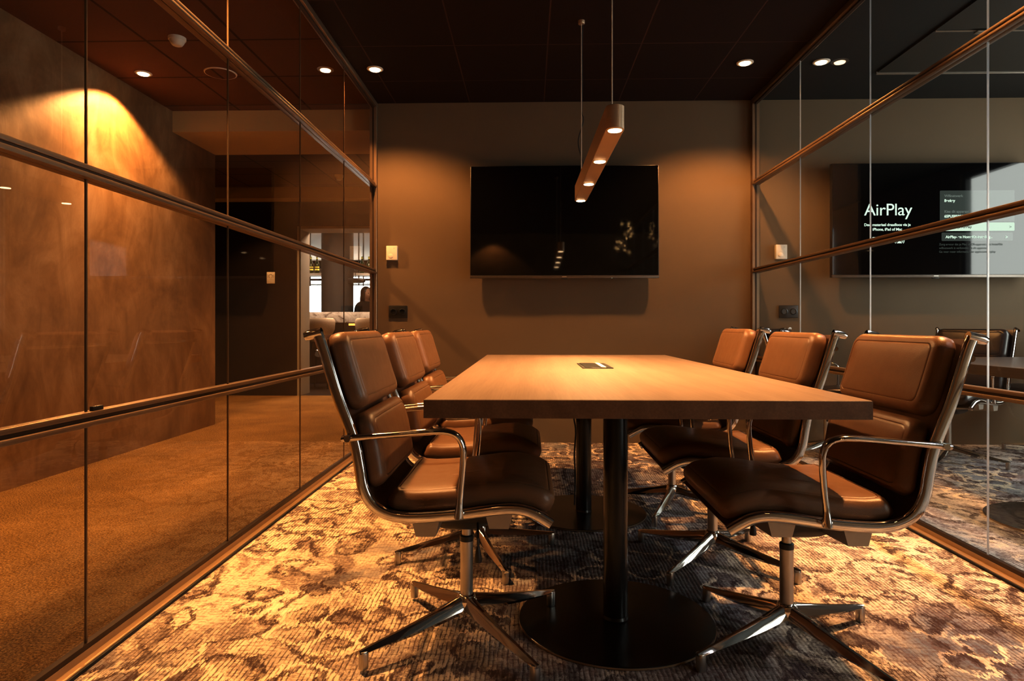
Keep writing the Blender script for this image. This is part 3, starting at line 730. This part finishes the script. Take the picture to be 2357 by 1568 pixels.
# ------------------------------------------------------------------ bar scene beyond the opening
t = thing('bar_counter', 'bar counter with a veined marble top beyond the doorway', 'bar', (-3.2, 10.2, 0))
obj('worktop', B(-3.2, 2.6, 0, .75, .985, 1.154, bev=.004), 'marble', t)
obj('front_panel', B(-3.2, 2.6, .22, .70, 0, .985), 'darkpanel', t)
obj('foot_rail', T([(-3.2, .1, .2), (2.6, .1, .2)], .02, 12), 'gold', t)
gl2 = bpy.data.lights.new('bar glow', 'SPOT'); gl2.energy = 10; gl2.color = (1, .5, .12); gl2.spot_size = 1.4; gl2.shadow_soft_size = .02
o = bpy.data.objects.new('bar glow', gl2); C.objects.link(o); o.location = (-2.86, 10.33, .975)
wl = thing('under_counter_light', 'small brass light under the marble bar top', 'lamp', (-2.86, 10.375, .94))
obj('lens', B(-.05, .05, -.01, .01, .0, .03), 'amber', wl); obj('housing', B(-.055, .055, .01, .03, -.005, .035), 'gold', wl)
st = struct('column_1', L([(.27, 0), (.27, ZC)], 48, (-3.31, 11.1, 0)), 'column')
# bar stools
def make_stool():
    r = thing('bar_stool', 'stool', 'bar stool')
    bm = nb(); rings = []
    for z, k, w in ((.0, .78, .22), (.04, .86, .235), (.12, .98, .25), (.22, 1.0, .255), (.27, .97, .25), (.29, .9, .24)):
        ring = []
        for s, dr in ((1, 0), (-1, .045)):
            rng = range(21) if s > 0 else range(20, -1, -1)
            for i in rng:
                a = math.radians(180 + 20 + 140 * i / 20); a = math.radians(-160 + 140 * i / 20)
                ring.append(((w - dr) * math.cos(a) * k * 1.0, (w - dr) * math.sin(a) * .85, .76 + z))
        rings.append(ring)
    loft(bm, rings); obj('backrest', bm, 'boucle', r, 50)
    obj('seat', L([(.05, .70), (.19, .70), (.215, .72), (.22, .755), (.20, .785), (.12, .795), (.02, .797)], 36), 'boucle', r, 60)
    for k in range(4):
        a = math.radians(45 + 90 * k); obj('leg', T([(.13 * math.cos(a), .13 * math.sin(a), .70), (.21 * math.cos(a), .21 * math.sin(a), 0)], .011, 10), 'black', r)
    bm = nb(); tube(bm, [(.185 * math.cos(2 * PI * k / 36), .185 * math.sin(2 * PI * k / 36), .26) for k in range(37)], .009, 8); obj('foot_ring', bm, 'gold', r)
    return r
s0 = make_stool()
for i, (x, y, lb) in enumerate(((-3.13, 9.66, 'cream upholstered bar stool at the marble bar, beside the grey door jamb'), (-2.36, 9.66, 'cream upholstered bar stool at the marble bar, below the standing woman'))):
    o = s0 if i == 0 else copy_tree(s0); o.location = (x, y, 0); o['label'] = lb; o['group'] = 'cream stools at the bar'
# hanging bottle rack
rk = thing('bottle_rack', 'black hanging metal rack with shelves of bottles above the bar', 'rack', (-3.2, 11.6, 0))
Ys = (-.16, .16)
obj('shelf', B(-2.2, 2.2, -.19, .19, 1.825, 1.868), 'white', rk)
for x in (-2.0, -1.06, -.53, -.02, .45, 1.0, 2.0):
    for y in Ys: obj('hanger_rod', T([(x - .28, y, 1.66), (x - .28, y, ZC)], .012, 8), 'black', rk)
bm = nb()
for z in (1.955, 1.905, 1.765, 1.675):
    for y in Ys: box(bm, -2.2, 2.2, y - .008, y + .008, z - .008, z + .008)
for x in (-.80, -.95): tube(bm, [(x, -.16, 1.675), (x, .16, 1.765)], .007, 6)
obj('rack_bars', bm, 'black', rk)
def make_bottle():
    r = thing('wine_bottle', 'bottle', 'bottle')
    obj('glass_body', L([(.02, 0), (.036, .003), (.037, .02), (.037, .17), (.030, .205), (.015, .235), (.0135, .29), (.016, .292), (.016, .302), (.010, .304)], 24), 'bottle', r)
    obj('paper_label', L([(.0376, .06), (.0378, .062), (.0378, .125), (.0376, .127)], 24), 'bottle_label', r)
    obj('neck_foil', L([(.0142, .25), (.0145, .292), (.0167, .304), (.008, .306)], 16), 'bottle_label', r)
    return r
b0 = make_bottle()
BL = [(-3.925, 'green wine bottle on the hanging rack, hard against the grey door jamb'), (-3.815, 'green wine bottle on the hanging rack, standing left of the dark column'),
      (-3.0, 'green wine bottle on the hanging rack, just right of the dark column'), (-2.875, 'green wine bottle on the hanging rack, above the standing woman')]
for i, (x, lb) in enumerate(BL):
    o = b0 if i == 0 else copy_tree(b0); o.location = (x, 11.55, 1.870); o['label'] = lb; o['group'] = 'bottles on the hanging rack'
# dark glasses-shaped lamp hanging on the rack
t = thing('hanging_lamp', 'dark double-lobed pendant shade hanging under the bottle rack', 'lamp', (-2.97, 11.0, 1.675))
bm = nb()
prof = []
for i in range(24):
    u = 2 * PI * i / 24; prof.append((.165 * math.cos(u), .055 * math.sin(u) * (1 + .25 * math.cos(2 * u))))
loft(bm, [[(x * k, y, z + .03) for x, z in prof] for y, k in ((-.05, .9), (-.04, 1), (.04, 1), (.05, .9))]); obj('shade', bm, 'black', t, 50)
obj('cord', T([(0, 0, .08), (0, 0, .30)], .005, 8), 'black', t)

# person behind the bar -------------------------------------------------
def skin_mesh(verts, edges, radii, sub=2):
    me = bpy.data.meshes.new('tmp'); me.from_pydata(verts, edges, [])
    o = bpy.data.objects.new('tmp', me); C.objects.link(o)
    md = o.modifiers.new('s', 'SKIN'); md.use_smooth_shade = True; md.branch_smoothing = .3
    if not me.skin_vertices: me.attributes.new
    for i, r in enumerate(radii):
        me.skin_vertices[0].data[i].radius = r if isinstance(r, tuple) else (r, r)
    me.skin_vertices[0].data[0].use_root = True
    s = o.modifiers.new('d', 'SUBSURF'); s.levels = sub; s.render_levels = sub
    dg = bpy.context.evaluated_depsgraph_get(); dg.update()
    out = bpy.data.meshes.new_from_object(o.evaluated_get(dg))
    bpy.data.objects.remove(o); return out
def person(loc, rz):
    V, E, R = [], [], []
    def add(p, r, par=None):
        V.append(p); R.append(r)
        if par is not None: E.append((par, len(V) - 1))
        return len(V) - 1
    # faces -y ; x right of figure in view
    pel = add((0, 0, .90), (.135, .095)); wa = add((0, 0, 1.02), (.115, .082), pel); ch = add((0, -.005, 1.17), (.135, .095), wa); sh = add((0, .005, 1.30), (.12, .075), ch)
    nk = add((0, .0, 1.385), (.052, .052), sh); hd0 = add((0, -.01, 1.45), (.055, .06), nk)
    for s in (-1, 1):
        a = add((s * .135, .0, 1.315), .058, sh); b = add((s * .185, .01, 1.27), .052, a); c = add((s * .215, .02, 1.07), .038, b); d = add((s * .17, -.16, .985), .032, c); e = add((s * .145, -.21, .97), .024, d)
        pm = add((s * .135, -.255, .965), (.034, .016), e)
        for k, (dx, ln) in enumerate(((-.027, .058), (-.010, .070), (.008, .066), (.025, .052))):
            f1 = add((s * .132 + dx, -.285, .963), .0095, pm); f2 = add((s * .130 + dx * 1.15, -.285 - ln * .55, .955), .0085, f1); add((s * .130 + dx * 1.15, -.285 - ln * .8, .935), .0075, f2)
        t1 = add((s * .135 - s * .040, -.240, .955), .010, pm); add((s * .135 - s * .055, -.275, .945), .008, t1)
        hp = add((s * .085, 0, .84), .088, pel); kn = add((s * .095, -.01, .46), .056, hp); an = add((s * .095, .02, .08), .036, kn); add((s * .10, -.12, .035), (.036, .028), an)
    me = skin_mesh(V, E, R)
    bm = bmesh.new(); bm.from_mesh(me)
    # head: shaped sphere with brow, nose, chin, mouth, ears
    nu, nv = 28, 20; rows = []
    for j in range(nv + 1):
        ph = -PI / 2 + PI * j / nv; row = []
        for i in range(nu):
            th = 2 * PI * i / nu; x, y, z = math.cos(ph) * math.sin(th), -math.cos(ph) * math.cos(th), math.sin(ph)
            zz = z * .118; wx = .076 * (1 - .26 * max(0, -z) ** 1.3); wy = .094 * (1 - .12 * max(0, -z))
            X, Y, Z = x * wx, y * wy, zz
            if y < -.3:
                f = math.exp(-(x / .16) ** 2)
                Y -= .020 * f * math.exp(-((z + .22) / .16) ** 2) + .010 * f * math.exp(-((z + .05) / .2) ** 2)
                Y -= .008 * math.exp(-(x / .3) ** 2) * math.exp(-((z + .52) / .08) ** 2)
                Y -= .010 * math.exp(-(x / .3) ** 2) * math.exp(-((z + .82) / .14) ** 2)
                for s in (-1, 1): Y += .010 * math.exp(-((x - s * .38) / .16) ** 2) * math.exp(-((z - .02) / .10) ** 2)
            row.append(bm.verts.new((X, Y - .015, Z + 1.515)))
        rows.append(row)
    for a, b in zip(rows, rows[1:]):
        for i in range(nu):
            bm.faces.new((a[i], a[(i + 1) % nu], b[(i + 1) % nu], b[i]))
    for s in (-1, 1):
        rings = []
        for x, k in ((.068, .6), (.078, 1), (.084, .8)): rings.append([(s * x, .0 + .016 * k * math.cos(u), 1.51 + .030 * k * math.sin(u)) for u in [2 * PI * q / 10 for q in range(10)]])
        loft(bm, rings)
    r = thing('person', 'woman with long dark hair in a black T-shirt standing behind the marble bar', 'person', loc, rz)
    body = obj('body', bm, 'skin', r, 60)
    def shell(name, cond, d, mat):
        b2 = bmesh.new(); b2.from_mesh(me); b2.normal_update()
        bmesh.ops.delete(b2, geom=[f for f in b2.faces if not cond(f.calc_center_median())], context='FACES')
        for v in b2.verts: v.co += v.normal * d
        return obj(name, b2, mat, r, 60)
    shell('t_shirt', lambda c: .86 < c.z < 1.37 and (abs(c.x) < .15 or c.z > 1.13), .010, 'shirt')
    shell('trousers', lambda c: .07 < c.z < .90 and abs(c.y) < .14 and abs(c.x) < .25 and not (abs(c.x) > .17 and c.z > .86), .008, 'shirt')
    for s in (-1, 1):
        e = L([(.002, -.009), (.007, -.006), (.009, 0), (.007, .006), (.002, .009)], 12, (s * .029, -.098, 1.518)); obj('eye', e, 'hair', r)
    bm = nb(); tube(bm, [(-.022, -.108, 1.455), (0, -.115, 1.456), (.022, -.108, 1.455)], [.003, .005, .003], 8); obj('mouth', bm, 'tan', r)
    # hair: cap and long fall
    bm = nb(); rows = []
    for j in range(18):
        if j <= 7:
            ph = math.radians(4 + 86 * j / 7); z = 1.648 - .100 * (1 - math.cos(ph)); k = math.sin(ph)
        else: z = 1.548 - .33 * (j - 7) / 10; k = 1
        u = (1.648 - z) / .44
        w = .090 * k * (1 + .25 * max(0, u - .3)); row = []
        for i in range(25):
            op = math.radians(28 + 26 * min(1, u * 2.2)) if u > .12 else math.radians(8)
            a = op + (2 * PI - 2 * op) * i / 24
            row.append((w * math.sin(a), -w * 1.12 * math.cos(a) + .004 + .02 * u, z))
        inner = [(x * .86, y * .86 + .001, z2 - .004) for x, y, z2 in reversed(row)]
        rows.append(row + inner)
    loft(bm, rows); obj('hair', bm, 'hair', r, 70)
    return r
person((-2.945, 11.62, 0), math.radians(55))

# ------------------------------------------------------------------ lights
for x, y in ((-1.08, 4.51), (1.475, 4.467)):
    spot('downlight lamp', (x, y, ZC - .02), 200, 134, .5, (1.0, .45, .145))
for x, y, p in ((-1.17, 2.30, 440), (1.66, 2.26, 440), (-1.08, -.2, 26), (1.475, -.2, 26)):
    spot('downlight lamp', (x, y, ZC - .02), p, 92, .6, WARM)
for y in (-.698, -.226, .245, .698):
    spot('pendant lamp', (.317 - .0131 * y, 3.172 + y, 1.683), 82, 142, 1.0, (1, .56, .24), radius=.02)
    spot('pendant lamp', (.317 - .0131 * y, 3.172 + y, 1.684), 14 if y < -.5 else 60, 46, 1.0, (1, .62, .30), radius=.02)
spot('downlight lamp', (-2.749, 4.543, ZC - .02), 330, 128, .25, WARM)
for x, y, p in ((-2.1, 2.0, 55), (-2.1, .2, 22), (-2.3, 7.5, 240)):
    spot('downlight lamp', (x, y, ZC - .02), p, 110, .7, (1, .46, .14))
spot('downlight lamp', (1.99, 4.466, ZC - .02), 28, 110, .5, (1, .62, .3))
for x, y, p in ((2.65, 2.9, 120), (2.6, 1.0, 100), (3.7, 2.4, 90)):
    spot('next room fill', (x, y, ZC - .05), p, 112, .9, (.95, .94, 1.0))  # unseen cool spots added to brighten this carpet and fill shadows next door
spot('reader fill', (-3.45, 7.95, ZC - .05), 90, 100, .6, WARM)  # spot added to brighten the card reader, without a fitting
spot('wash lamp', (-.65, -1.35, ZC - .02), 60, 110, .3, WARM)
def area(name, loc, rot, sx, sy, power, col, portal=False):
    l = bpy.data.lights.new(name, 'AREA'); l.shape = 'RECTANGLE'; l.size = sx; l.size_y = sy; l.energy = power; l.color = col
    if portal: l.cycles.is_portal = True
    o = bpy.data.objects.new(name, l); C.objects.link(o); o.location = loc; o.rotation_euler = rot; return o
area('window portal', (4.895, (WY0 + WY1) / 2, (WZ0 + WZ1) / 2), (0, PI / 2, 0), WZ1 - WZ0, WY1 - WY0, 1, (1, 1, 1), True)
area('window portal', (4.895, -.85, 1.4), (0, PI / 2, 0), 2.2, 1.3, 1, (1, 1, 1), True)  # for the added opening that gives cool fill
area('window portal', (-5.25, 18.19, 1.46), (PI / 2, 0, PI), 4.5, 1.92, 1, (1, 1, 1), True)
area('bar fill light', (-3.6, 13.0, 2.6), (0, 0, 0), 3, 4, 70, (1, .78, .58))  # unseen panel added to light the bar room
area('bar ceiling fill', (-3.2, 11.6, 1.90), (PI, 0, 0), 4.2, .25, 32, (1, .56, .30))  # added above the shelf to brighten the bar ceiling
area('bar fill light', (-2.8, 9.6, 2.6), (0, 0, 0), 1.5, .6, 95, (1, .72, .5))  # unseen fill added for the counter, stools and woman
wd = bpy.data.worlds.new('World'); bpy.context.scene.world = wd; wd.use_nodes = True
nt = wd.node_tree; bg = nt.nodes['Background']; bg.inputs[0].default_value = (.93, .98, .92, 1); bg.inputs[1].default_value = 8.5

# ------------------------------------------------------------------ camera & settings
cam = bpy.data.cameras.new('camera'); co = bpy.data.objects.new('camera', cam); C.objects.link(co)
cam.sensor_width = 36; cam.lens = 36 * FPX / 2357; cam.shift_y = -(1568 / 2 - HY) / 2357
cam.clip_start = .05
th = math.atan((VPX - 2357 / 2) / FPX)
co.location = (0, 0, CAMZ); co.rotation_euler = (PI / 2, 0, th)
sc = bpy.context.scene; sc.camera = co
sc.view_settings.view_transform = 'Standard'; sc.view_settings.look = 'None'; sc.view_settings.exposure = .25; sc.view_settings.gamma = .82
cy = sc.cycles; cy.max_bounces = 7; cy.diffuse_bounces = 3; cy.glossy_bounces = 4; cy.transparent_max_bounces = 12; cy.use_adaptive_sampling = True; cy.adaptive_threshold = .12; cy.adaptive_min_samples = 16
cy.caustics_reflective = False; cy.caustics_refractive = False; cy.sample_clamp_indirect = 4; cy.use_denoising = True
